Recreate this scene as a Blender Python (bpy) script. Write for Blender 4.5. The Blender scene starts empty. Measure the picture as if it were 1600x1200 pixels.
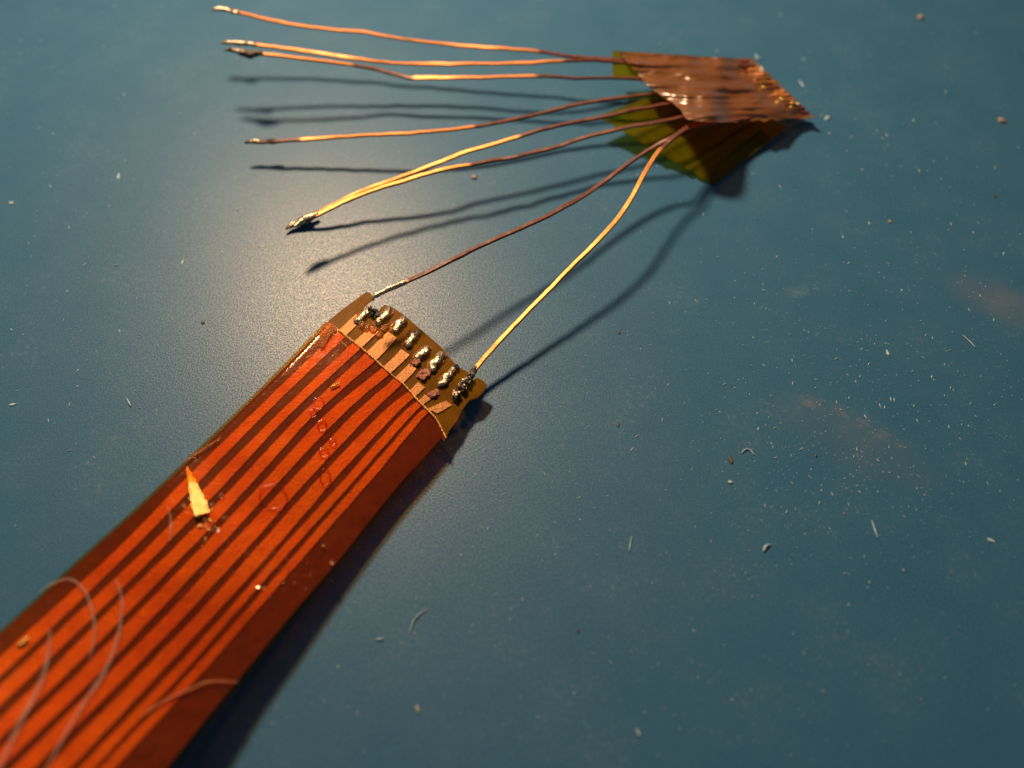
import bpy, bmesh, math, random
from mathutils import Vector, Matrix, noise
random.seed(7)
# 1 Blender unit = 1 cm
scene = bpy.context.scene
scene.unit_settings.system = 'METRIC'
scene.unit_settings.scale_length = 0.01
COL = scene.collection

# ---------------------------------------------------------------- camera
HFOV, PITCH, DIST = 60.0, 55.0, 5.0
FPX = 800.0 / math.tan(math.radians(HFOV / 2))
p = math.radians(PITCH)
CAM = Vector((0, -DIST * math.cos(p), DIST * math.sin(p)))
FWD = Vector((0, math.cos(p), -math.sin(p)))
RIGHT = Vector((1, 0, 0))
UP = RIGHT.cross(FWD)
cam_d = bpy.data.cameras.new('camera'); cam = bpy.data.objects.new('camera', cam_d); COL.objects.link(cam)
cam.location = CAM
cam.rotation_euler = (math.pi / 2 - p, 0, 0)
cam_d.sensor_width = 36; cam_d.sensor_fit = 'HORIZONTAL'
cam_d.angle = math.radians(HFOV)
cam_d.clip_start = 0.05; cam_d.clip_end = 200
cam_d.dof.use_dof = True
cam_d.dof.focus_distance = 5.02
cam_d.dof.aperture_fstop = 0.30
scene.camera = cam

def ray(px, py):
    return (FWD + RIGHT * ((px - 800) / FPX) - UP * ((py - 600) / FPX)).normalized()
def at(px, py, z=0.0):
    """point of the place at height z that the photograph shows at this pixel"""
    d = ray(px, py)
    return CAM + d * ((z - CAM.z) / d.z)
def proj(P):
    v = P - CAM; w = v.dot(FWD)
    return 800 + FPX * v.dot(RIGHT) / w, 600 - FPX * v.dot(UP) / w

# ---------------------------------------------------------------- light
GL = at(540, 500)                                   # where the mat mirrors the lamp
gd = ray(540, 500)
LAMP = GL + Vector((gd.x, gd.y, -gd.z)) * 10.0
ld = bpy.data.lights.new('desk_lamp', 'AREA'); ld.shape = 'DISK'; ld.size = 1.35
ld.energy = 1930; ld.color = (1.0, 0.68, 0.41)
lo = bpy.data.objects.new('desk_lamp', ld); COL.objects.link(lo)
lo.location = LAMP
lo.rotation_euler = (Vector((2.2, -0.8, 0)) - LAMP).to_track_quat('-Z', 'Y').to_euler()
world = bpy.data.worlds.new('World'); scene.world = world; world.use_nodes = True
bg = world.node_tree.nodes['Background']
bg.inputs['Color'].default_value = (0.60, 0.84, 1.0, 1); bg.inputs['Strength'].default_value = 0.09
scene.view_settings.view_transform = 'Standard'; scene.view_settings.look = 'None'
scene.view_settings.exposure = 0.0; scene.view_settings.gamma = 1.0
scene.view_settings.use_curve_mapping = False
scene.cycles.transparent_max_bounces = 16
scene.cycles.max_bounces = 5; scene.cycles.diffuse_bounces = 2; scene.cycles.glossy_bounces = 3

def shadow_height(px, py, off):
    """height of a thing seen at (px,py) whose shadow on the mat lies `off` pixels lower"""
    lo_, hi_ = 0.0, 1.2
    for _ in range(30):
        z = (lo_ + hi_) / 2
        P = at(px, py, z)
        d = P - LAMP
        S = LAMP + d * (-LAMP.z / d.z)
        if proj(S)[1] - py < off: lo_ = z
        else: hi_ = z
    return (lo_ + hi_) / 2

# ---------------------------------------------------------------- material helpers
class N:
    def __init__(s, name):
        s.m = bpy.data.materials.new(name); s.m.use_nodes = True
        s.t = s.m.node_tree; s.t.nodes.clear()
        s.out = s.t.nodes.new('ShaderNodeOutputMaterial')
    def n(s, typ, **kw):
        nd = s.t.nodes.new('ShaderNode' + typ)
        for k, v in kw.items():
            if k.startswith('_'): setattr(nd, k[1:], v)
            else:
                key = int(k[1:]) if k[0] == 'i' and k[1:].isdigit() else k.replace('__', ' ')
                if isinstance(v, bpy.types.NodeSocket): s.t.links.new(v, nd.inputs[key])
                else: nd.inputs[key].default_value = v
        return nd
    def math(s, op, a, b=0.0, clamp=False):
        return s.n('Math', _operation=op, _use_clamp=clamp, i0=a, i1=b).outputs[0]
    def noise(s, scale, detail=3.0, rough=0.5, vec=None, dist=0.0):
        kw = dict(Scale=scale, Detail=detail, Roughness=rough, Distortion=dist)
        if vec is not None: kw['Vector'] = vec
        return s.n('TexNoise', **kw).outputs['Fac']
    def ramp(s, fac, stops):
        r = s.n('ValToRGB', Fac=fac); e = r.color_ramp.elements
        while len(e) < len(stops): e.new(0.5)
        for x, (pos, c) in zip(e, stops):
            x.position = pos; x.color = c if len(c) == 4 else (*c, 1)
        return r.outputs['Color']
    def rng(s, v, a, b, c=0.0, d=1.0):
        return s.n('MapRange', Value=v, i1=a, i2=b, i3=c, i4=d).outputs[0]
    def mix(s, fac, a, b):
        nd = s.n('Mix', _data_type='RGBA'); 
        for i, v in ((0, fac), (6, a), (7, b)):
            if isinstance(v, bpy.types.NodeSocket): s.t.links.new(v, nd.inputs[i])
            elif i == 0: nd.inputs[0].default_value = v
            else: nd.inputs[i].default_value = (*v, 1) if len(v) == 3 else v
        return nd.outputs[2]
    def bump(s, h, strength=0.3, dist=0.01):
        return s.n('Bump', Strength=strength, Distance=dist, Height=h).outputs[0]
    def pos(s): return s.n('NewGeometry').outputs['Position']
    def obj(s): return s.n('TexCoord').outputs['Object']
    def done(s, sh):
        s.t.links.new(sh, s.out.inputs['Surface']); return s.m
def c4(c): return (*c, 1)

def film_mat(name, tint, body=0.0, body_col=(.2, .08, .01), rough=0.12, bump_s=0.15, bump_scale=6.0, coat=0.045, dirt=0.0, vary=None):
    """clear tinted plastic film: light passes straight through tinted, the surface mirrors a little"""
    k = N(name)
    v = k.obj()
    h = k.math('ADD', k.noise(bump_scale, 4, .55, v), k.math('MULTIPLY', k.noise(bump_scale * 14, 3, .6, v), 0.12))
    nb = k.bump(h, bump_s, 0.05)
    tcol = c4(tint) if not vary else k.mix(k.rng(k.noise(2.2, 5, .65, v), .36, .66), tint, vary)
    tr = k.n('BsdfTransparent', Color=tcol).outputs[0]
    df = k.n('BsdfDiffuse', Color=c4(body_col), Normal=nb).outputs[0]
    tl = k.n('BsdfTranslucent', Color=c4(body_col), Normal=nb).outputs[0]
    bd = k.n('MixShader', i0=0.35, i1=df, i2=tl).outputs[0]
    var = k.rng(k.noise(bump_scale * 3, 5, .6, v), .3, .7, body * .75, min(1, body * 1.25))
    core = k.n('MixShader', i0=var if body > 0 else 0.0, i1=tr, i2=bd).outputs[0]
    if dirt > 0:
        sp = k.rng(k.noise(90, 2, .6, v), .70, .80, 0, dirt)
        core = k.n('MixShader', i0=sp, i1=core, i2=k.n('BsdfDiffuse', Color=(.5, .32, .16, 1)).outputs[0]).outputs[0]
    fac = k.n('LayerWeight', Blend=0.5).outputs['Facing']
    sch = k.math('ADD', k.math('MULTIPLY', k.math('POWER', fac, 5.0), .9), coat)
    gl = k.n('BsdfGlossy', Color=(1, 1, 1, 1), Roughness=rough, Normal=nb).outputs[0]
    return k.done(k.n('MixShader', i0=sch, i1=core, i2=gl).outputs[0])

def principled(k, **kw):
    return k.n('BsdfPrincipled', **kw).outputs[0]

# --- mat
def mat_mat():
    k = N('blue_rubber_mat'); P = k.pos()
    grain = k.noise(105, 2, .6, P)
    nb = k.bump(grain, .09, .014)
    mid = k.noise(2.2, 5, .62, P); hi = k.noise(30, 4, .7, P)
    base = k.mix(k.rng(mid, .3, .72), (.020, .100, .202), (.031, .116, .212))
    scuff = k.math('MULTIPLY', k.rng(mid, .50, .70), k.rng(hi, .54, .75))
    base = k.mix(k.math('MULTIPLY', scuff, .35), base, (.28, .36, .38))
    sv = k.n('Mapping', Vector=P, Rotation=(0, 0, .35), Scale=(90, 12, 1)).outputs[0]
    scr = k.rng(k.noise(1.0, 3, .6, sv), .66, .74)
    base = k.mix(k.math('MULTIPLY', k.math('MULTIPLY', scr, k.rng(mid, .40, .60)), .55), base, (.26, .34, .37))
    base = k.mix(k.rng(grain, .40, .70, 0, .34), base, (.085, .17, .25))
    # tiny pale specks bedded in the surface
    vor = k.n('TexVoronoi', Scale=26.0, Vector=P, _feature='F1')
    dot = k.math('LESS_THAN', vor.outputs['Distance'], .09)
    pick = k.math('GREATER_THAN', k.n('SeparateColor', Color=vor.outputs['Color']).outputs[0], .86)
    base = k.mix(k.math('MULTIPLY', k.math('MULTIPLY', dot, pick), .4), base, (.42, .46, .46))
    # stains with a shape of their own: flux smears
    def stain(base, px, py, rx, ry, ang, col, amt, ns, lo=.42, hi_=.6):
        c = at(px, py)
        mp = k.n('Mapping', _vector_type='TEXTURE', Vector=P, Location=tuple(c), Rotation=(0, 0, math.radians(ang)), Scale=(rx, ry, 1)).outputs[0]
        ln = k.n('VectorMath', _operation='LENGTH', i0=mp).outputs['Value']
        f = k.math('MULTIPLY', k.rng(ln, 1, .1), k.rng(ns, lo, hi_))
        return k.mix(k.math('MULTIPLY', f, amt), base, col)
    n13 = k.noise(13, 4, .6, P)
    base = stain(base, 1268, 628, .10, .05, -10, (.27, .20, .15), .5, n13, .40, .65)
    base = stain(base, 1360, 668, .36, .05, -36, (.24, .19, .18), .42, n13, .46, .64)
    base = stain(base, 1570, 470, .42, .22, -30, (.20, .17, .16), .5, mid, .3, .7)
    base = stain(base, 1335, 690, .5, .22, -36, (.14, .15, .15), .35, mid, .3, .7)
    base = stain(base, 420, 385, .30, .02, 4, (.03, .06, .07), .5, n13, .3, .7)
    base = stain(base, 1245, 455, .10, .07, 20, (.13, .22, .26), .6, n13, .3, .7)
    rg = k.rng(hi, .3, .7, .30, .40)
    return k.done(principled(k, Base__Color=base, Roughness=rg, Normal=nb, Specular__IOR__Level=k.rng(grain, .36, .64, .04, .33), Specular__Tint=(1, .88, .74, 1), Coat__Weight=.22, Coat__Roughness=.55, Coat__IOR=1.4, Coat__Normal=nb))

def wire_mat():
    k = N('copper_wire_painted_shine'); v = k.obj()
    a = k.n('Attribute', _attribute_name='painted_shine').outputs['Fac']  # mask that paints the lamp's shine into the copper colour
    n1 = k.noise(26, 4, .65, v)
    painted_shine = k.rng(k.math('ADD', a, k.math('MULTIPLY', k.math('SUBTRACT', n1, .5), .5)), .35, .65)
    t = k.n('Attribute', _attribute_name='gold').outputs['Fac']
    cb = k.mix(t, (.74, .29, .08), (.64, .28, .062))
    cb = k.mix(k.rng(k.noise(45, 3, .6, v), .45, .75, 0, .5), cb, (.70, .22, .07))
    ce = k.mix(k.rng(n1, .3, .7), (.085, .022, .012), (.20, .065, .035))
    col = k.mix(painted_shine, ce, cb)
    nb = k.bump(k.noise(70, 3, .6, v), .25, .01)
    return k.done(principled(k, Base__Color=col, Metallic=k.rng(painted_shine, 0, 1, .1, .55), Roughness=k.rng(painted_shine, 0, 1, .42, .46), Normal=nb))
def solder_mat(name='tarnished_solder', dark=(.05, .03, .02), lo=.46, hi=.66, rough=.30):
    k = N(name); v = k.obj()
    f = k.rng(k.noise(24, 4, .65, v), lo, hi)
    col = k.mix(f, (.62, .50, .34), dark)
    nb = k.bump(k.noise(40, 4, .6, v), .5, .02)
    return k.done(principled(k, Base__Color=col, Metallic=k.rng(f, 0, 1, .95, .25), Roughness=k.rng(f, 0, 1, rough, .5), Normal=nb))
def trace_mat():
    k = N('copper_trace'); v = k.obj()
    col = k.mix(k.rng(k.noise(4, 5, .7, v), .38, .66), (.40, .148, .022), (.28, .094, .012))
    col = k.mix(k.rng(k.noise(60, 3, .6, v), .55, .8, 0, .6), col, (.22, .068, .012))
    nb = k.bump(k.noise(80, 3, .6, v), .3, .01)
    return k.done(principled(k, Base__Color=col, Metallic=.35, Roughness=.5, Normal=nb))
def plain(name, a, b, sc=20, rough=.6, metal=0.0, bs=.3):
    k = N(name); v = k.obj()
    col = k.mix(k.rng(k.noise(sc, 4, .6, v), .35, .65), a, b)
    return k.done(principled(k, Base__Color=col, Roughness=rough, Metallic=metal, Normal=k.bump(k.noise(sc * 2, 3, .6, v), bs, .02)))

def gold_film():
    k = N('lifted_gold_film'); v = k.obj()
    n1 = k.noise(46, 5, .75, v); nb = k.bump(n1, .30, .03)
    tr = k.n('BsdfTransparent', Color=(.95, .66, .22, 1)).outputs[0]
    df = k.n('BsdfDiffuse', Color=(.75, .42, .04, 1), Normal=nb).outputs[0]
    gl = k.n('BsdfGlossy', Color=(1.0, .76, .28, 1), Roughness=.27, Normal=nb).outputs[0]
    a = k.n('MixShader', i0=k.rng(n1, .35, .65, .15, .75), i1=tr, i2=df).outputs[0]
    return k.done(k.n('MixShader', i0=k.rng(n1, .36, .64, .16, .80), i1=a, i2=gl).outputs[0])
M = dict(
    mat=mat_mat(), wire=wire_mat(), solder=solder_mat(), trace=trace_mat(),
    clump=solder_mat('burnt_solder', (.035, .017, .010), .38, .52, .34),
    base=film_mat('amber_base_film', (.66, .40, .06), body=.50, body_col=(.32, .14, .005), rough=.35, bump_s=.12, coat=.002),
    cover=film_mat('orange_cover_film', (.965, .725, .33), rough=.10, bump_s=.10, bump_scale=4.0, coat=.024, dirt=.12, vary=(.92, .635, .25)),
    glint=gold_film(),
    gold=plain('creased_gold_film', (.80, .46, .04), (1.0, .78, .30), 50, .30, .7, .7),
    ring=film_mat('bubble_rim_film', (.86, .52, .30), rough=.12, coat=.03),
    tape=film_mat('amber_tape_film', (.62, .57, .05), body=.12, body_col=(.50, .42, .012), rough=.3, bump_s=.2, coat=.005),
    flap=film_mat('brown_tape_flap', (.80, .44, .10), body=.44, body_col=(.36, .14, .012), rough=.30, bump_s=.15, bump_scale=3.0, coat=.10),
    burn=plain('burnt_flux', (.30, .085, .05), (.50, .20, .12), 40, .3, .1, .8),
    resin=film_mat('amber_flux_resin', (.93, .60, .22), body=.35, body_col=(.70, .27, .04), rough=.2, bump_s=.6, bump_scale=30, coat=.05),
    edge=plain('cover_edge_film', (.55, .20, .03), (.80, .40, .09), 30, .25, .1, .6),
    white=plain('pale_dust', (.24, .36, .44), (.46, .60, .68)),
    tan=plain('tan_crumb', (.20, .17, .14), (.36, .30, .25), 30),
    dark=plain('dark_crumb', (.02, .018, .016), (.10, .08, .06), 30),
    grey=plain('grey_crumb', (.16, .18, .18), (.34, .36, .36), 30),
    fibre=film_mat('pale_fibre', (.93, .90, .88), body=.14, body_col=(.75, .52, .40), rough=.4, bump_s=.6, coat=.008),
)

# ---------------------------------------------------------------- object helpers
def tag(o, label=None, cat=None, group=None, kind=None):
    for k, v in (('label', label), ('category', cat), ('group', group), ('kind', kind)):
        if v: o[k] = v
    return o
def empty(name, loc):
    o = bpy.data.objects.new(name, None); COL.objects.link(o); o.location = loc; o.empty_display_size = .1
    return o
def mesh(name, verts, faces, mat, parent=None, smooth=True, origin=None):
    org = Vector(origin) if origin is not None else sum((Vector(v) for v in verts), Vector()) / len(verts)
    me = bpy.data.meshes.new(name)
    me.from_pydata([tuple(Vector(v) - org) for v in verts], [], faces)
    me.validate(); me.update()
    bm = bmesh.new(); bm.from_mesh(me); bmesh.ops.recalc_face_normals(bm, faces=bm.faces); bm.to_mesh(me); bm.free()
    if smooth:
        me.shade_smooth()
        me.set_sharp_from_angle(angle=math.radians(50))
    me.materials.append(mat)
    o = bpy.data.objects.new(name, me); COL.objects.link(o)
    root = Vector((0, 0, 0)); q = parent
    while q is not None: root += q.location; q = q.parent
    o.location = org - root
    if parent: o.parent = parent
    return o
def lerp(a, b, t): return a + (b - a) * t
def catmull(pts, n):
    """n points along a smooth curve through tuples pts, spaced by length of the first two entries"""
    P = [pts[0]] + list(pts) + [pts[-1]]
    dense = []
    for i in range(1, len(P) - 2):
        for s in range(16):
            t = s / 16
            a, b, c, d = P[i - 1], P[i], P[i + 1], P[i + 2]
            dense.append(tuple(.5 * (2 * b[k] + (c[k] - a[k]) * t + (2 * a[k] - 5 * b[k] + 4 * c[k] - d[k]) * t * t + (3 * b[k] - a[k] - 3 * c[k] + d[k]) * t ** 3) for k in range(len(b))))
    dense.append(tuple(pts[-1]))
    L = [0]
    for a, b in zip(dense, dense[1:]): L.append(L[-1] + math.hypot(b[0] - a[0], b[1] - a[1]))
    out = []; j = 0
    for i in range(n):
        s = L[-1] * i / (n - 1)
        while j < len(L) - 2 and L[j + 1] < s: j += 1
        t = (s - L[j]) / max(1e-9, L[j + 1] - L[j])
        out.append(tuple(lerp(dense[j][k], dense[j + 1][k], min(1, t)) for k in range(len(pts[0]))))
    return out
def slab(grid, thick):
    """solid sheet from a grid of top points (rows of equal length)"""
    R, C = len(grid), len(grid[0])
    top = [v for r in grid for v in r]
    bot = [v - Vector((0, 0, thick)) for v in top]
    n = R * C; V = top + bot; F = []
    for i in range(R - 1):
        for j in range(C - 1):
            a, b, c, d = i * C + j, i * C + j + 1, (i + 1) * C + j + 1, (i + 1) * C + j
            F.append((a, b, c, d)); F.append((n + d, n + c, n + b, n + a))
    rim = [j for j in range(C)] + [i * C + C - 1 for i in range(1, R)] + [(R - 1) * C + j for j in range(C - 2, -1, -1)] + [i * C for i in range(R - 2, 0, -1)]
    for a, b in zip(rim, rim[1:] + rim[:1]): F.append((a, n + a, n + b, b))
    return V, F
def sweep(path, prof, ups=None, radii=None, jitter=0.0, seed=0):
    """closed tube along path (Vectors); prof = list of (side, up) points scaled by radii"""
    V, F = [], []; n = len(prof); rnd = random.Random(seed)
    for i, P in enumerate(path):
        t = (path[min(i + 1, len(path) - 1)] - path[max(i - 1, 0)]).normalized()
        u = ups[i] if ups else Vector((0, 0, 1))
        s = t.cross(u).normalized(); u2 = s.cross(t)
        r = radii[i] if radii else 1.0
        for a, b in prof:
            j = 1 + (rnd.random() - .5) * jitter
            V.append(P + (s * a + u2 * b) * r * j)
    for i in range(len(path) - 1):
        for j in range(n):
            F.append((i * n + j, i * n + (j + 1) % n, (i + 1) * n + (j + 1) % n, (i + 1) * n + j))
    F.append(tuple(range(n))[::-1]); F.append(tuple((len(path) - 1) * n + j for j in range(n)))
    return V, F
def circ(n, r=1.0, sy=1.0): return [(r * math.cos(2 * math.pi * i / n), r * sy * math.sin(2 * math.pi * i / n)) for i in range(n)]
def lump(c, rx, ry, rz, ang=0.0, rough=.25, seed=0, sub=3, flat_bottom=True):
    """irregular crumb"""
    bm = bmesh.new(); bmesh.ops.create_icosphere(bm, subdivisions=sub, radius=1)
    off = Vector((seed * 3.7, seed * 1.3, seed * .7)); ca, sa = math.cos(ang), math.sin(ang)
    V = []
    for v in bm.verts:
        d = 1 + rough * (noise.noise(v.co * 1.4 + off) * 1.4 + noise.noise(v.co * 3.5 + off) * .7)
        q = Vector((v.co.x * rx * d, v.co.y * ry * d, v.co.z * rz * d))
        if flat_bottom and q.z < -rz * .5: q.z = -rz * .5
        V.append(Vector((q.x * ca - q.y * sa, q.x * sa + q.y * ca, q.z)) + c)
    F = [tuple(v.index for v in f.verts) for f in bm.faces]; bm.free()
    return V, F

# ================================================================ THE MAT
S = 16
V, F = slab([[Vector((-S, -S, 0)), Vector((S, -S, 0))], [Vector((-S, S + 4, 0)), Vector((S, S + 4, 0))]], .25)
tag(mesh('work_mat', V, F, M['mat'], smooth=False), 'teal blue rubber work mat dusted with specks and scuffs', 'mat', kind='structure')

# ================================================================ FLEX CABLE
def along(px, py): return (px - 700) * -.68 + (py - 600) * .733
def ch(px, py):
    """height of the cable's upper base surface under a pixel"""
    a = along(px, py)
    h = .135 - .0003 * ((px - 600) * .733 + (py - 600) * .68) + .00004 * max(a, -80) + (.00000047 * (a - 200) ** 2 if a > 200 else 0)
    h += .010 * math.exp(-((a - 430) / 70) ** 2)          # low buckle across the middle
    return h
def cp(px, py, dz=0.0): return at(px, py, ch(px, py) + dz)

cable = empty('flex_cable', at(350, 850, 0))
tag(cable, 'orange flat flex cable with eight copper traces and soldered end on blue mat', 'flex cable')
EDGE = [((505, 507), (696, 688)), ((430, 583), (664, 724)), ((360, 652), (631, 760)), ((285, 724), (582, 820)), ((208, 797), (533, 882)),
        ((120, 876), (457, 970)), ((0, 985), (377, 1067)), ((-95, 1068), (283, 1183)), ((-190, 1150), (200, 1290)), ((-270, 1220), (120, 1395))]
def edge_rows(n):
    l = catmull([e[0] for e in EDGE], n); r = catmull([e[1] for e in EDGE], n)
    return list(zip(l, r))
# base film, from the tail up to the cover's edge, then the bare ragged end
rows = edge_rows(60)
NC = 24
grid = [[cp(lerp(l[0] + 3, r[0] - 6, j / NC), lerp(l[1] + 3, r[1] - 5, j / NC)) for j in range(NC + 1)] for l, r in rows]
grid.reverse()
# bare end: rows continue towards the torn end line
END = [(577, 459), (586, 467), (572, 487), (590, 494), (598, 478), (612, 481), (634, 496), (652, 512), (672, 528), (692, 546), (712, 570), (722, 578), (738, 587), (744, 592), (734, 607)]
V, F = slab(grid, .010)
mesh('base_film', V, F, M['base'], cable)
def poly_slab(pts, thick, hfun=cp, dz=0.0, cuts=2):
    bm = bmesh.new()
    vs = [bm.verts.new(hfun(x, y, dz)) for x, y in pts]
    f = bm.faces.new(vs)
    bmesh.ops.triangulate(bm, faces=[f])
    r = bmesh.ops.extrude_face_region(bm, geom=list(bm.faces))
    for g in r['geom']:
        if isinstance(g, bmesh.types.BMVert): g.co.z -= thick
    bm.verts.index_update()
    V = [v.co.copy() for v in bm.verts]; F = [tuple(v.index for v in f.verts) for f in bm.faces]
    bm.free(); return V, F
end_pts = [(509, 507), (516, 499), (533, 485), (556, 468), (572, 456), (578, 457), (582, 463), (584, 466), (574, 474), (566, 483), (580, 487), (590, 492),
           (594, 482), (601, 476), (613, 480), (634, 494), (652, 510), (672, 527), (690, 543), (700, 556), (713, 570), (723, 577), (735, 583), (739, 594), (746, 590), (755, 595), (761, 601),
           (755, 612), (746, 621), (733, 625), (722, 640), (714, 657), (702, 672), (694, 689)]
end_pts = [(x, y) for x, y in end_pts]
V, F = poly_slab(end_pts, .009, dz=-.001)
mesh('bare_end_film', V, F, M['base'], cable, smooth=False)
tg = cable.children[-1]; tg['label'] = 'paler uncovered film end with torn edge and notch'

# traces: pixel stations of left and right edge of each copper strip
A_ = [((529, 516), (540, 525)), ((553, 534), (565, 543)), ((573, 550), (588, 562)), ((600, 572), (611, 582)), ((619, 588), (630, 598)), ((642, 608), (652, 617)), ((659, 622), (666, 629)), ((673, 637), (684, 646))]
TOP = [((556, 491), (567, 500)), ((580, 509), (592, 518)), ((606, 518), (620, 528)), ((627, 545), (640, 555)), ((640, 568), (651, 576)), ((653, 597), (664, 606)), ((664, 616), (673, 624)), ((697, 626), (706, 633))]
STN = {650: [(390, 411), (431, 450), (468, 489), (507, 533), (550, 576), (592, 616), (625, 642), (650, 664)],
       750: [(288, 313), (332, 357), (374, 398), (414, 438), (455, 481), (496, 522), (537, 554), (563, 580)],
       850: [(191, 215), (236, 260), (278, 304), (320, 347), (361, 392), (406, 435), (446, 464), (475, 492)],
       950: [(84, 113), (130, 160), (175, 207), (222, 252), (271, 300), (318, 345), (359, 375), (388, 405)],
       1050: [(-26, 7), (23, 55), (76, 107), (124, 157), (172, 204), (221, 252), (268, 287), (298, 317)],
       1150: [(-138, -102), (-84, -50), (-28, 4), (21, 53), (71, 103), (123, 157), (172, 194), (204, 225)]}
for i in range(8):
    L = [TOP[i][0], A_[i][0]] + [(STN[y][i][0], y) for y in STN]; R = [TOP[i][1], A_[i][1]] + [(STN[y][i][1], y) for y in STN]
    L.append((2 * L[-1][0] - L[-2][0], 1250)); R.append((2 * R[-1][0] - R[-2][0], 1250))
    L.append((2 * L[-1][0] - L[-2][0], 1350)); R.append((2 * R[-1][0] - R[-2][0], 1350))
    Lc, Rc = catmull(L, 110), catmull(R, 110)
    g = []
    for q, (l, r) in enumerate(zip(Lc, Rc)):
        w = 1.1 * noise.noise(Vector((q * .30, i * 5.1, 0))); w2 = 1.1 * noise.noise(Vector((q * .30, i * 5.1, 9)))
        g.append([cp(lerp(l[0], r[0], t), lerp(l[1], r[1], t) + lerp(w, w2, t), .0045) for t in (0, .33, .66, 1)])
    V, F = slab(g, .0040)
    mesh('copper_trace', V, F, M['trace'], cable)

# cover film: smooth with low buckles; its own edge bead at the end
rows = edge_rows(260); NC = 100
def band(px, py):
    a = along(px, py); c = (px - 600) * .733 + (py - 600) * .68
    m = math.exp(-((a - 425 - .10 * c) / 42) ** 2) * min(1, max(0, (c + 150) / 40)) + .6 * math.exp(-(((px - 565) ** 2 + (py - 520) ** 2) / 900))
    m *= max(0, .35 + 1.3 * noise.noise(Vector((px * .03, py * .03, 8))))
    return m * .006 * noise.noise(Vector((px * .11, py * .11, 3))) + .0002 * noise.noise(Vector((px * .15, py * .15, 5)))
def cover_dz(px, py):
    v = Vector((px * .012, py * .012, 1.7))
    return .0125 + .0013 * noise.noise(v) + .0006 * noise.noise(v * 3.1) + band(px, py)
bead = catmull([(508, 503), (520, 508), (540, 524), (565, 543), (590, 565), (612, 585), (632, 601), (650, 622), (668, 640), (682, 655), (697, 684)], 60)
bead_c = catmull(bead, NC + 1)
grid = []
for ri, (l, r) in enumerate(rows):
    row = []
    for j in range(NC + 1):
        t = j / NC; x, y = lerp(l[0], r[0], t), lerp(l[1], r[1], t)
        wgt = max(0, 1 - ri / 28)
        x += (bead_c[j][0] - lerp(rows[0][0][0], rows[0][1][0], t)) * wgt
        y += (bead_c[j][1] - lerp(rows[0][0][1], rows[0][1][1], t)) * wgt
        dz = cover_dz(x, y)
        e = min(t, 1 - t) * 30
        if e < 1: dz = lerp(-.006, dz, math.sin(e * math.pi / 2))
        row.append(cp(x, y, dz))
    grid.append(row)
V, F = slab(grid, .004)
mesh('cover_film', V, F, M['cover'], cable)
# bead of the cover's cut edge
rr = [.0025 + .005 * abs(noise.noise(Vector((i * .23, 3, 1)))) for i in range(60)]
V, F = sweep([cp(x, y, .013) for x, y in bead], circ(8, 1, .5), radii=rr, jitter=.2, seed=3)
mesh('cover_edge', V, F, M['edge'], cable)
# folded corner of the cover at the outer edge
V, F = poly_slab([(512, 503), (520, 506), (526, 515), (514, 526), (506, 541), (501, 543), (497, 534), (499, 520), (505, 507)], .003, dz=.020)
mesh('folded_corner', V, F, M['resin'], cable)

# soldered pads on the bare end: long axis from outer to inner end
PADS = [((580, 478), (556, 505), 7, 'solder'), ((611, 481), (588, 506), 8.5, 'solder'), ((633, 495), (614, 518), 8.5, 'solder'), ((652, 516), (634, 541), 8.5, 'solder'),
        ((670, 541), (650, 562), 8, 'solder'), ((693, 550), (671, 578), 9, 'solder'), ((711, 573), (686, 604), 7, 'solder')]
for i, (a, b, w, m) in enumerate(PADS):
    n = 22; pts = []; rad = []
    for q in range(n):
        t = q / (n - 1); s = max(.12, 1 - abs(2 * t - 1) ** 5) ** .5
        wob = noise.noise(Vector((i * 4.3, t * 5, 0)))
        pts.append(cp(lerp(a[0], b[0], t) + wob * 3.0, lerp(a[1], b[1], t) + wob * 2.2, .006 + .006 * s))
        rad.append(w / 277 * .66 * s * (1 + .25 * noise.noise(Vector((i * 2.1, t * 4.5, 4)))) + .002)
    V, F = sweep(pts, circ(16, 1, .62), radii=rad, jitter=.10, seed=i)
    pad = mesh('solder_pad', V, F, M[m], cable)
    mx, my = lerp(a[0], b[0], .55), lerp(a[1], b[1], .55)
    V, F = lump(cp(mx, my, .004), w / 277 * .95, math.hypot(a[0] - b[0], a[1] - b[1]) / 277 * .50, .006, -.70, .45, 70 + i, 3)
    mesh('flux_stain', V, F, M['resin'], pad)
# burnt flux patches between pads and traces
for i, (x, y, rx, ry, s) in enumerate([(649, 566, .028, .022, 1), (662, 585, .034, .026, 2), (676, 616, .030, .020, 3), (565, 508, .020, .018, 4), (574, 512, .022, .016, 5), (584, 515, .020, .018, 6), (601, 512, .022, .016, 7), (556, 500, .016, .014, 8), (640, 520, .012, .010, 9), (594, 523, .02, .012, 12)]):
    V, F = lump(cp(x, y, .007), rx, ry, .012, .7, .55, s, 3)
    mesh('flux_patch', V, F, M['burn'] if i < 3 else M['resin'], cable)
# burnt clump holding the soldered wire, and black crust by the torn notch
for i, (x, y, rx, ry, rz) in enumerate([(734, 588, .020, .022, .022), (729, 596, .024, .024, .022), (722, 604, .022, .028, .020), (713, 617, .030, .022, .018), (725, 609, .014, .016, .014), (722, 596, .012, .010, .010)]):
    V, F = lump(cp(x, y, .018), rx, ry, rz, .5 * i, .5, 20 + i, 3)
    mesh('solder_clump', V, F, M['clump'], cable)
for i, (x, y, rx, ry, rz) in enumerate([(584, 489, .026, .018, .022), (590, 494, .022, .02, .02), (578, 486, .018, .016, .02), (713, 573, .016, .014, .016)]):
    V, F = lump(cp(x, y, .010), rx, ry, rz, .9, .5, 40 + i, 3)
    mesh('burnt_crust', V, F, M['dark'], cable)

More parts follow.
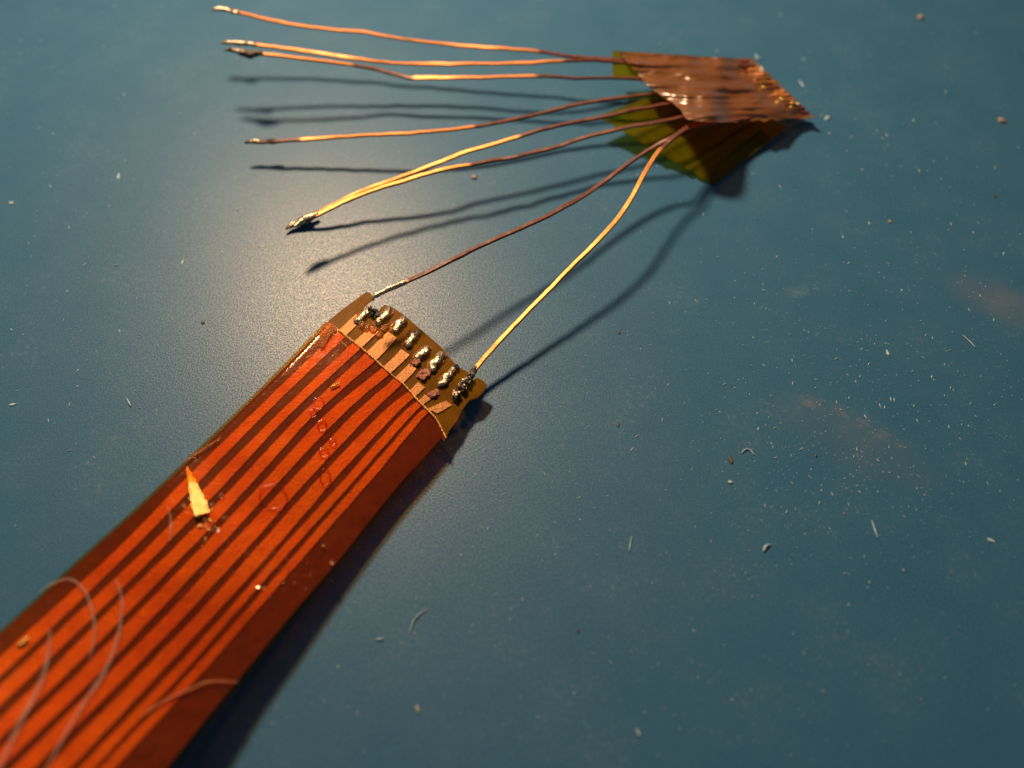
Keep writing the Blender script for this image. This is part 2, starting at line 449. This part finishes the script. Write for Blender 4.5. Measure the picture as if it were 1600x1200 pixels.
# gold crease: dart-shaped blister whose faces tilt up to the lamp
def crease(center_px, pts, hmax, name, mat, seed):
    c = cp(*center_px, .014)
    nrm = ((CAM - c).normalized() + (LAMP - c).normalized()).normalized()
    a = cp(*pts[0], .014); b = cp(*pts[1], .014)
    ax = (b - a); L_ = ax.length; ax.normalize()
    n = 26; g = []
    side = ax.cross(Vector((0, 0, 1))).normalized()
    for q in range(n):
        t = q / (n - 1)
        w = pts[2] * (.12 + .88 * min(1, t * 1.25) ** .9) * (1 + .35 * noise.noise(Vector((q * .7, seed, 3))))
        row = []
        for j in range(7):
            s = j / 3 - 1
            o = a + ax * (L_ * t) + side * (w * s)
            # tilt plane towards the mirror direction
            d = o - c
            z = -(nrm.x * d.x + nrm.y * d.y) / nrm.z
            o = Vector((o.x, o.y, c.z + z * .95 + .004 + hmax * (1 - s * s) * .12 + .0016 * noise.noise(Vector((q * .8 + seed, j * 1.1, 2)))))
            row.append(o)
        g.append(row)
    V, F = slab(g, .003)
    return mesh(name, V, F, mat, cable)
crease((303, 768), ((291, 727), (318, 806), .034), .012, 'gold_crease', M['glint'], 1)
cable.children[-1]['label'] = 'bright gold dart-shaped crease in the orange cover'
# crumpled flakes of the cover round the crease
for i in range(46):
    t = random.random(); x = lerp(300, 330, t) + random.gauss(0, 10); y = lerp(780, 835, t) + random.gauss(0, 12)
    V, F = lump(cp(x, y, .014), .002 + .006 * random.random() ** 2, .002 + .004 * random.random() ** 2, .002, random.random() * 3, .5, 60 + i, 1)
    mesh('film_crinkle', V, F, M['gold'], cable)
for i in range(130):
    t = random.random(); x = lerp(330, 470, t) + random.gauss(0, 24); y = lerp(840, 880, t) + random.gauss(0, 26)
    V, F = lump(cp(x, y, .014), .002 + .005 * random.random() ** 3, .0015 + .003 * random.random() ** 3, .0016, .8, .5, 160 + i, 1)
    mesh('film_crinkle', V, F, M['resin'], cable)
# ridge where a second tape layer ends
rp = catmull([(218, 1122), (245, 1102), (270, 1088), (300, 1076), (322, 1066), (345, 1064), (372, 1066)], 40)
V, F = sweep([cp(x, y, .015) for x, y in rp], circ(8, 1, .45), radii=[.0045 * math.sin(math.pi * (i + 1) / 42) ** .7 + .002 for i in range(40)], jitter=.15, seed=8)
mesh('tape_ridge', V, F, M['resin'], cable)
rp = catmull([(286, 722), (300, 714), (320, 700), (345, 684)], 24)
V, F = sweep([cp(x, y, .013) for x, y in rp], circ(8, 1, .5), radii=[.006 * math.sin(math.pi * (i + 1) / 26) ** .7 + .001 for i in range(24)], jitter=.15, seed=9)
mesh('tape_ridge', V, F, M['resin'], cable)
# air bubbles under the film
for i, (x, y, rx, ry, an) in enumerate([(427, 776, 22, 18, 20), (506, 706, 7, 7, 0), (508, 745, 8, 13, -10), (503, 664, 7, 8, 0), (497, 630, 9, 9, 0), (490, 645, 5, 6, 0), (520, 690, 5, 5, 0), (346, 775, 3, 3, 0), (302, 712, 7, 4, -20)]):
    pts = []
    for q in range(28):
        a = 2 * math.pi * q / 28; u, w = rx * math.cos(a), ry * math.sin(a); r_ = math.radians(an)
        pts.append(cp(x + u * math.cos(r_) - w * math.sin(r_), y + u * math.sin(r_) + w * math.cos(r_), .0165))
    n = 6; V = []; F = []
    ctr = sum(pts, Vector()) / 28
    for q in range(28):
        t = (pts[(q + 1) % 28] - pts[q - 1]).normalized(); s = t.cross(Vector((0, 0, 1)))
        for j in range(n):
            an_ = 2 * math.pi * j / n; V.append(pts[q] + s * (.0032 * math.cos(an_)) + Vector((0, 0, .002 * math.sin(an_))))
    for q in range(28):
        for j in range(n): F.append((q * n + j, q * n + (j + 1) % n, ((q + 1) % 28) * n + (j + 1) % n, ((q + 1) % 28) * n + j))
    mesh('bubble_rim', V, F, M['ring'], cable)
# glinting slivers in the film
for i, (x, y, rx, ry, an) in enumerate([(523, 602, .034, .005, .6), (518, 880, .008, .012, .3), (505, 853, .008, .005, .2), (36, 1003, .03, .008, .9)]):
    V, F = lump(cp(x, y, .016), rx, ry, .006, an, .35, 300 + i, 2)
    mesh('film_sliver', V, F, M['resin'] if i in (1,) else M['gold'], cable)

# ================================================================ TAPED WIRE BUNDLE
bundle = empty('wire_bundle', at(1120, 230, 0))
tag(bundle, 'fan of eight thin copper wires held together by folded amber tape', 'wire bundle')
WPROF = [(-1.0, -.35), (-.85, -.62), (-.3, -.68), (.3, -.68), (.85, -.62), (1.0, -.35), (1.0, .30), (.85, .52), (.62, .56), (.45, .50), (.2, .58), (0, .52), (-.2, .58), (-.45, .50), (-.62, .56), (-.85, .52), (-1.0, .30)]
# each: (px, py, shadow offset), bright stretches (lamp shine painted into the colour) as x ranges, half width, gold hue, label of its look
WIRES = [
 dict(pts=[(352, 15, 108), (372, 19, 104), (420, 31, 92), (475, 41, 83), (540, 48, 80), (575, 51, 79), (600, 56, 78), (660, 65, 73), (740, 73, 72), (800, 77, 73), (840, 80, 72), (900, 89, 70), (960, 93, 66), (1040, 97, 58), (1120, 104, 44)], painted_shine=[(366, 842)], gold=.2),
 dict(pts=[(368, 68, 104), (400, 70, 100), (470, 79, 88), (545, 90, 76), (620, 99, 67), (700, 100, 67), (800, 99, 76), (860, 96, 80), (920, 94, 74), (960, 96, 66), (1040, 103, 56), (1130, 115, 44)], painted_shine=[(360, 880)], gold=.1),
 dict(pts=[(372, 79, 108), (410, 84, 104), (470, 91, 96), (545, 101, 82), (590, 109, 70), (625, 118, 63), (650, 122, 61), (740, 121, 64), (840, 119, 73), (900, 122, 71), (960, 122, 67), (1010, 124, 62), (1130, 135, 46)], painted_shine=[(406, 552), (646, 838)], gold=.1),
 dict(pts=[(400, 222, 40), (430, 221, 42), (500, 216, 48), (570, 211, 55), (625, 209, 59), (690, 204, 61), (740, 198, 62), (800, 187, 62), (850, 176, 62), (920, 160, 68), (1000, 149, 72), (1060, 146, 58), (1150, 150, 38)], painted_shine=[(470, 742)], gold=.25),
 dict(pts=[(466, 350, 10), (500, 331, 27), (530, 315, 38), (580, 293, 52), (640, 272, 67), (680, 256, 75), (740, 234, 80), (810, 214, 85), (860, 199, 87), (920, 187, 84), (1000, 170, 82), (1070, 160, 62), (1160, 158, 40)], painted_shine=[(490, 812)], gold=.7),
 dict(pts=[(474, 347, 74), (500, 334, 74), (560, 306, 77), (620, 286, 78), (680, 268, 80), (740, 256, 80), (800, 246, 76), (860, 232, 73), (920, 213, 76), (980, 199, 82), (1040, 188, 84), (1090, 178, 70), (1170, 168, 40)], painted_shine=[(490, 735)], gold=.8),
 dict(pts=[(600, 455, 132), (640, 438, 128), (700, 409, 120), (775, 373, 108), (844, 343, 97), (900, 313, 88), (940, 287, 84), (980, 257, 86), (1020, 231, 92), (1050, 215, 100), (1090, 192, 82), (1180, 176, 42)], painted_shine=[(-1, 0)], gold=.2),
 dict(pts=[(730, 596, 38), (745, 573, 42), (800, 512, 60), (850, 461, 75), (885, 425, 85), (930, 380, 95), (962, 345, 101), (985, 312, 106), (1005, 275, 110), (1022, 246, 112), (1040, 226, 112), (1060, 210, 110), (1090, 197, 90), (1190, 182, 42)], painted_shine=[(735, 1032)], gold=.9),
]
wire_objs = []
for i, w in enumerate(WIRES):
    pts3 = [(x, y, shadow_height(x, y, o)) for x, y, o in w['pts']]
    n = 150
    c = catmull(pts3, n)
    path = []
    for q, (x, y, z) in enumerate(c):
        kx = 1.0 * noise.noise(Vector((q * .16, i * 9.1, 1))) + .5 * noise.noise(Vector((q * .45, i * 9.1, 6)))
        path.append(at(x, y + kx * min(1, q / 8), z + .004 * noise.noise(Vector((q * .2, i * 4.4, 3)))))
    ups = []
    for q in range(n):
        tw = .55 * noise.noise(Vector((q * .045, i * 7.7, 2)))
        t = (path[min(q + 1, n - 1)] - path[max(q - 1, 0)]).normalized()
        ups.append(Matrix.Rotation(tw, 3, t) @ Vector((0, .12, 1)).normalized())
    rad = [.0140 * (1 + .10 * noise.noise(Vector((q * .12, i * 3.3, 5)))) for q in range(n)]
    V, F = sweep(path, WPROF, ups, rad)
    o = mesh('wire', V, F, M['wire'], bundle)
    me = o.data
    at_b = me.attributes.new('painted_shine', 'FLOAT', 'POINT'); at_g = me.attributes.new('gold', 'FLOAT', 'POINT')
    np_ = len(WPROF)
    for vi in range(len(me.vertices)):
        x = c[vi // np_][0]; f = 0.0  # painted shine fades in and out along the wire
        for a, b in w['painted_shine']:
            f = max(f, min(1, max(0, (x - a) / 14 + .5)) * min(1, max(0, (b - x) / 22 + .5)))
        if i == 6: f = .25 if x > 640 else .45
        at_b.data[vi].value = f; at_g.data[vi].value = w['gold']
    wire_objs.append((o, path))

def solder_tip(i, pxs, rads, mat, seed, hoff=0.0):
    """lumpy solder on the end of wire i; pxs = pixel points of the tip, height carried on from the wire end"""
    o, path = wire_objs[i]
    z0 = path[0].z + hoff
    cc = catmull([(x, y, dz) for x, y, dz in pxs], 26)
    pth = [at(x, y, z0 + dz) for x, y, dz in cc]
    rad = []
    for q in range(26):
        t = q / 25 * (len(rads) - 1); a = int(min(t, len(rads) - 2)); r = lerp(rads[a], rads[a + 1], t - a)
        rad.append(r * (1 + .30 * noise.noise(Vector((q * .5, seed * 3.1, 0)))))
    V, F = sweep(pth, circ(12, 1, .9), radii=rad, jitter=.14, seed=seed)
    s = mesh('solder_tip', V, F, mat, o)
    return s
solder_tip(0, [(331, 19, -.01), (334, 15, 0), (345, 14, .003), (357, 16, .003), (364, 19, 0), (374, 20, 0)], [.004, .015, .018, .017, .010, .014, .014], M['solder'], 1)
solder_tip(1, [(344, 69, -.005), (350, 67, 0), (372, 67, .004), (400, 70, .002)], [.005, .015, .016, .015, .017, .013], M['solder'], 2)
solder_tip(2, [(350, 79, -.01), (362, 78, 0), (378, 82, -.006), (392, 86, -.006), (402, 83, 0), (410, 84, 0)], [.004, .017, .022, .028, .026, .015], M['clump'], 3)
solder_tip(3, [(382, 224, -.004), (388, 222, 0), (402, 221, .002), (408, 223, -.003), (418, 221, 0), (426, 221, .004), (434, 221, 0)], [.006, .018, .018, .010, .012, .022, .014], M['clump'], 4)
solder_tip(4, [(446, 358, -.004), (456, 352, -.002), (470, 347, .002), (486, 339, .006), (496, 333, .01)], [.006, .022, .030, .026, .014], M['clump'], 5)
solder_tip(5, [(460, 354, 0), (468, 348, 0), (478, 342, 0), (490, 337, 0), (498, 334, 0)], [.008, .022, .026, .024, .014], M['solder'], 6)
solder_tip(6, [(583, 470, -.012), (584, 464, 0), (590, 460, .002), (604, 453, .002), (622, 445, .002), (634, 440, 0)], [.006, .018, .014, .016, .015, .013], M['solder'], 7)
solder_tip(7, [(718, 608, -.015), (727, 598, -.005), (735, 588, .003), (742, 577, .006), (748, 569, .004)], [.016, .022, .021, .018, .014], M['clump'], 8)

# the tape: surface heights given at control pixels, blended smoothly
def blend_height(ctrl):
    def f(px, py):
        sw = sz = 0
        for x, y, z in ctrl:
            w = 1 / (((px - x) ** 2 + (py - y) ** 2) + 60) ** 1.6; sw += w; sz += w * z
        return sz / sw
    return f
H = lambda x, y, o: shadow_height(x, y, o)
low_h = blend_height([(958, 82, H(958, 82, 64)), (960, 120, H(960, 120, 62)), (1040, 95, H(1040, 95, 54)), (1170, 95, .07), (1275, 183, .05), (1225, 202, .03), (1115, 288, .015), (1060, 255, .05), (1010, 222, .11),
                      (940, 182, H(960, 160, 62)), (1000, 145, H(1000, 149, 66)), (1090, 185, H(1090, 190, 78)), (1160, 160, .12), (1170, 235, .02)])
def tape_pt(px, py, dz=0.0): return at(px, py, low_h(px, py) + dz)
def tape_sheet(name, tops, bots, rows_n, cols_n, hfun, thick, mat, parent, wav=0.0, rag=0.0):
    T, B = catmull(tops, cols_n), catmull(bots, cols_n)
    g = []
    for r in range(rows_n):
        t = r / (rows_n - 1); row = []
        for q in range(cols_n):
            x, y = lerp(T[q][0], B[q][0], t), lerp(T[q][1], B[q][1], t)
            if rag:
                ex = max(0, 1 - min(r, rows_n - 1 - r) / 6); ey = max(0, (q - cols_n + 14) / 14)
                y += ex * rag * 1.6 * noise.noise(Vector((x * .09, r // (rows_n // 2) * 7., 2))); x += ey * rag * (2.2 * noise.noise(Vector((y * .16, 3, 1))) + 1.2 * noise.noise(Vector((y * .45, 3, 1))))
            row.append(hfun(x, y, wav * noise.noise(Vector((x * .03, y * .07, 4))) if wav else 0.0))
        g.append(row)
    V, F = slab(g, thick)
    return mesh(name, V, F, mat, parent)
# lower tape: one strip under the three upper wires, one wide wing sloping to the mat
tape_sheet('tape', [(957, 79), (1010, 82), (1090, 88), (1168, 93)], [(957, 124), (1010, 128), (1090, 150), (1200, 120)], 12, 26, tape_pt, .003, M['tape'], bundle)
WA, WB, WC, WD = (934, 181, .150), (1114, 288, .010), (1228, 200, .035), (1096, 122, .115)
def wing_pt(u, v, dz=0.0):
    e = [lerp(lerp(WA[k], WB[k], u), lerp(WD[k], WC[k], u), v) for k in range(3)]
    rib = .012 * max(0, math.sin(u * 26)) ** 3 * (1 - .4 * v)
    jag = 2.0 * noise.noise(Vector((u * 14, 0, 3))) * (1 - v) ** 6
    return at(e[0] - jag, e[1] + jag, e[2] + .004 + rib + .006 * noise.noise(Vector((u * 3, v * 3, 5))) + dz)
V, F = slab([[wing_pt(q / 60, r / 14) for q in range(61)] for r in range(15)], .003)
mesh('tape', V, F, M['tape'], bundle)
bundle.children[-1]['label'] = 'olive lower tape wing sloping down to the mat'
# upper tape flap over the wires: ribs follow the wires beneath
ribs = [(98, 104), (108, 120), (128, 138), (148, 151), (160, 158), (178, 168), (190, 178)]
top_h = blend_height([(965, 82, H(965, 82, 68)), (1000, 115, H(1000, 115, 66)), (1020, 140, H(1020, 140, 72)), (1090, 188, H(1090, 188, 108)), (1100, 194, H(1100, 194, 112)), (1060, 120, H(1060, 120, 66)), (1090, 150, H(1090, 150, 82)),
                      (1110, 96, H(1110, 96, 48)), (1172, 95, .10), (1222, 135, .09), (1274, 183, .065), (1190, 190, .16), (1150, 160, .17)])
def flap_pt(px, py, dz=0.0):
    b = 0.0
    for y0, y1 in ribs:
        yc = lerp(y0, y1, (px - 980) / 180)
        b = max(b, math.exp(-((py - yc) / 5.0) ** 2))
    b *= .015 * min(1, max(0, (1230 - px) / 60))
    def rg(x, y, z): return 1 - abs(noise.noise(Vector((x, y, z)))) * 2
    w = .5 * noise.noise(Vector((px * .012, py * .03, 11)))
    cr = .036 * noise.noise(Vector((px * .014, py * .045, 1))) + .014 * rg(px * .016 + w, py * .060 + w, 2) + .004 * rg(px * .040, py * .10 + w, 7)
    return at(px, py, top_h(px, py) + .012 + b + cr)
tape_sheet('tape_flap', [(966, 81), (1010, 83), (1090, 88), (1168, 92), (1182, 97)], [(1000, 120), (1018, 138), (1058, 166), (1096, 190), (1272, 184)], 80, 130, flap_pt, .003, M['flap'], bundle, 0.0, 2.2)
bundle.children[-1]['label'] = 'crinkled brown upper tape layer over the wires'
# crumpled cut edge with the wire stubs
for i in range(13):
    t = (i + .3) / 13; x, y = lerp(1168, 1270, t), lerp(94, 181, t)
    L_ = random.uniform(14, 26)
    a = flap_pt(x - 1, y, 0) + Vector((0, 0, .002)); b = flap_pt(x - L_, y - random.uniform(-1, 3)) - Vector((0, 0, .004))
    pth = [a.lerp(b, q / 7) + Vector((0, 0, .006 * noise.noise(Vector((q, i * 3., 0))))) for q in range(8)]
    V, F = sweep(pth, circ(8, 1, .7), radii=[random.uniform(.011, .019) for _ in range(8)], jitter=.4, seed=i)
    o = mesh('wire_stub', V, F, M['wire'], bundle)
    for nm, val in (('painted_shine', random.choice((.3, .48, .6))), ('gold', .2)):
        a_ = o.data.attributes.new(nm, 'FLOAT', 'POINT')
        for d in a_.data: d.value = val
for i in range(16):
    x, y = random.uniform(0, 1), random.gauss(0, 1)
    px, py = lerp(1160, 1240, x) + y * 4, lerp(112, 172, x) - y * 4
    V, F = lump(flap_pt(px, py) + Vector((0, 0, .006)), random.uniform(.008, .024), random.uniform(.004, .010), .008, -.7 + random.gauss(0, .3), .5, 400 + i, 2)
    mesh('tape_shred', V, F, M['resin'] if i % 3 else M['gold'], bundle)

# ================================================================ CRUMBS ON THE MAT
def crumb(name, px, py, wpx, hpx, ang, mat, label, cat, seed, z=None, rough=.35):
    s = 1 / (FPX / (at(px, py) - CAM).dot(FWD))
    rx, ry = wpx * s * .42, hpx * s * .42 / .8
    rz = min(rx, ry) * .55
    V, F = lump(at(px, py, rz * .5), rx, ry, rz, math.radians(ang), rough, seed, 2)
    tag(mesh(name, V, F, mat), label, cat, 'crumbs and specks on the mat')
crumb('crumb', 1141, 717, 8, 15, 8, M['dark'], 'dark brown chip on open mat right of the wire fan', 'crumb', 1)
crumb('crumb', 1548, 844, 13, 5, -22, M['white'], 'bright white grain near the right edge of the mat', 'crumb', 2)
crumb('crumb', 652, 1108, 8, 12, 15, M['grey'], 'grey crumb on open mat below the cable, near the bottom edge', 'crumb', 3)
crumb('crumb', 1438, 27, 11, 9, 0, M['tan'], 'tan crumb at the top right corner of the mat', 'crumb', 4)
crumb('crumb', 185, 275, 5, 13, 8, M['white'], 'upright white flake left of the wire tips', 'flake', 5)
crumb('crumb', 18, 317, 9, 5, 10, M['white'], 'white speck at the left edge, level with the wire tips', 'speck', 6)
crumb('crumb', 20, 632, 13, 4, 8, M['white'], 'thin white sliver at the left edge beside the cable', 'sliver', 7)
crumb('crumb', 317, 504, 7, 5, 0, M['dark'], 'small reddish dark speck left of the cable end', 'speck', 8)
crumb('crumb', 741, 277, 11, 8, 0, M['tan'], 'tan crumb lying between the wire shadows', 'crumb', 9)
crumb('crumb', 1387, 551, 5, 11, 0, M['white'], 'small upright white flake right of the wire fan', 'flake', 10)
crumb('crumb', 1141, 753, 8, 6, 0, M['white'], 'white crumb just below the dark brown chip', 'crumb', 11)
crumb('crumb', 1275, 712, 5, 5, 0, M['dark'], 'tiny black dot below the rusty smear', 'speck', 12)
crumb('crumb', 1293, 184, 14, 7, 45, M['white'], 'pale flake just right of the tape tip', 'flake', 13)
crumb('crumb', 1565, 188, 14, 11, 20, M['tan'], 'pale tan crumb far right, level with the tape tip', 'crumb', 14)
crumb('crumb', 1390, 346, 7, 6, 0, M['tan'], 'tiny tan grain right of the olive wing', 'grain', 15)
crumb('crumb', 285, 409, 4, 8, 0, M['white'], 'tiny pale flake left of the lowest wire shadow', 'flake', 16)
crumb('crumb', 1553, 305, 5, 8, 20, M['dark'], 'black speck far right, below the tape level', 'speck', 17)
crumb('crumb', 967, 520, 5, 5, 0, M['dark'], 'small dark speck right of the longest wire shadow', 'speck', 18)
crumb('crumb', 966, 664, 5, 7, 0, M['dark'], 'small dark speck in the open blue middle of the mat', 'speck', 19)
crumb('crumb', 903, 986, 6, 6, 0, M['dark'], 'black speck in the lower middle of the mat', 'speck', 20)

def fibre(px_pts, r, label, mat='white', lift=.006, name='fibre', group='fibres on the mat', fn=None):
    c = catmull(px_pts, 26)
    pth = [(fn or (lambda x, y, dz: at(x, y, dz)))(x, y, lift + .004 * noise.noise(Vector((x * .05, y * .05, 0)))) for x, y in c]
    V, F = sweep(pth, circ(6, 1, .3 if fn else 1), radii=[r * (.35 + .65 * math.sin(math.pi * (i + .5) / 26)) for i in range(26)])
    tag(mesh(name, V, F, M[mat]), label, 'fibre', group)
fibre([(1159, 708), (1165, 702), (1172, 703), (1178, 710)], .0045, 'hooked pale fibre beside the dark brown chip')
fibre([(1362, 813), (1366, 825), (1371, 839)], .0045, 'straight pale fibre in the lower right of the mat')
fibre([(1193, 861), (1197, 853), (1204, 851)], .0075, 'short curled white fibre at lower right')
fibre([(1181, 84), (1183, 91), (1190, 90)], .0075, 'c-shaped pale shaving above the tape tip')
fibre([(640, 990), (646, 970), (657, 958), (668, 952)], .003, 'long faint fibre on mat under the cable')
fibre([(1504, 523), (1516, 534), (1524, 543)], .0035, 'slanting faint fibre near the far right smudge')
fibre([(587, 999), (599, 998)], .005, 'short white fibre below the cable, left of centre')
fibre([(994, 1138), (1000, 1150)], .0045, 'short pale fibre near the bottom middle')
fibre([(983, 862), (987, 838)], .003, 'thin upright fibre in the lower middle of the mat')
fibre([(198, 622), (204, 634)], .0045, 'short pale fibre left of the cable')
fibre([(1248, 125), (1256, 136)], .006, 'slanting white fibre above right of the tape tip')
# curled translucent fibres on the cable
fibre([(62, 925), (85, 910), (110, 905), (130, 920), (141, 945), (148, 985), (140, 1030)], .007, 'pale curled fibre looped over the cable near its left edge', 'fibre', .017, 'fibre', 'fibres on the cable', cp)
fibre([(181, 905), (190, 935), (188, 975), (178, 1015), (160, 1055), (130, 1100), (100, 1150), (70, 1205)], .010, 'long pale curved fibre lying down the cable', 'fibre', .017, 'fibre', 'fibres on the cable', cp)
fibre([(78, 985), (74, 1030), (60, 1075), (35, 1120), (8, 1180), (-10, 1215)], .013, 'broad pale fibre at the lower left of the cable', 'fibre', .017, 'fibre', 'fibres on the cable', cp)
fibre([(262, 790), (267, 815), (266, 845)], .006, 'faint short fibre left of the gold crease', 'fibre', .016, 'fibre', 'fibres on the cable', cp)

# fine dust nobody could count
V, F = [], []
rnd = random.Random(21)
def flake(px, py, L, W, ang):
    s = 1 / (FPX / (at(px, py) - CAM).dot(FWD)); c = at(px, py, W * s * .35 + .0005)
    a = Vector((math.cos(ang), math.sin(ang), rnd.uniform(-.1, .1))) * (L * s / 2); b = Vector((-math.sin(ang), math.cos(ang), 0)) * (W * s / 2); z = Vector((0, 0, W * s * .35))
    k = len(V); V.extend([c - a, c + b, c + a, c - b, c + z, c - z])
    for q in range(4): F.append((k + q, k + (q + 1) % 4, k + 4)); F.append((k + (q + 1) % 4, k + q, k + 5))
def clear(px, py):
    return not (400 < py and along(px, py) > -90 and -80 < (px - 600) * .733 + (py - 600) * .68 - 0 < 150)
CL = [(1380, 560, 150, 130, 260), (1330, 700, 130, 90, 170), (1290, 760, 120, 90, 150), (1250, 200, 180, 90, 90), (1480, 250, 110, 160, 110), (1200, 900, 300, 160, 170), (900, 900, 380, 180, 120), (120, 300, 120, 220, 130), (60, 600, 120, 120, 60), (180, 120, 160, 90, 40), (1000, 600, 380, 300, 140), (1000, 1120, 300, 60, 50)]
for cx, cy, sx, sy, n in CL:
    for _ in range(int(n * 1.35)):
        x, y = rnd.gauss(cx, sx), rnd.gauss(cy, sy)
        if not (-40 < x < 1640 and -40 < y < 1240): continue
        big = rnd.random() ** 7
        flake(x, y, 1.3 + 7 * big + rnd.random() * 1.6, .7 + 1.0 * big + rnd.random() * .6, rnd.gauss(1.5, .5) if rnd.random() < .6 else rnd.uniform(0, 3.14))
tag(mesh('dust', V, F, M['white'], smooth=False, origin=(0, 0, 0)), 'fine pale dust scattered over the blue mat', 'dust', kind='stuff')
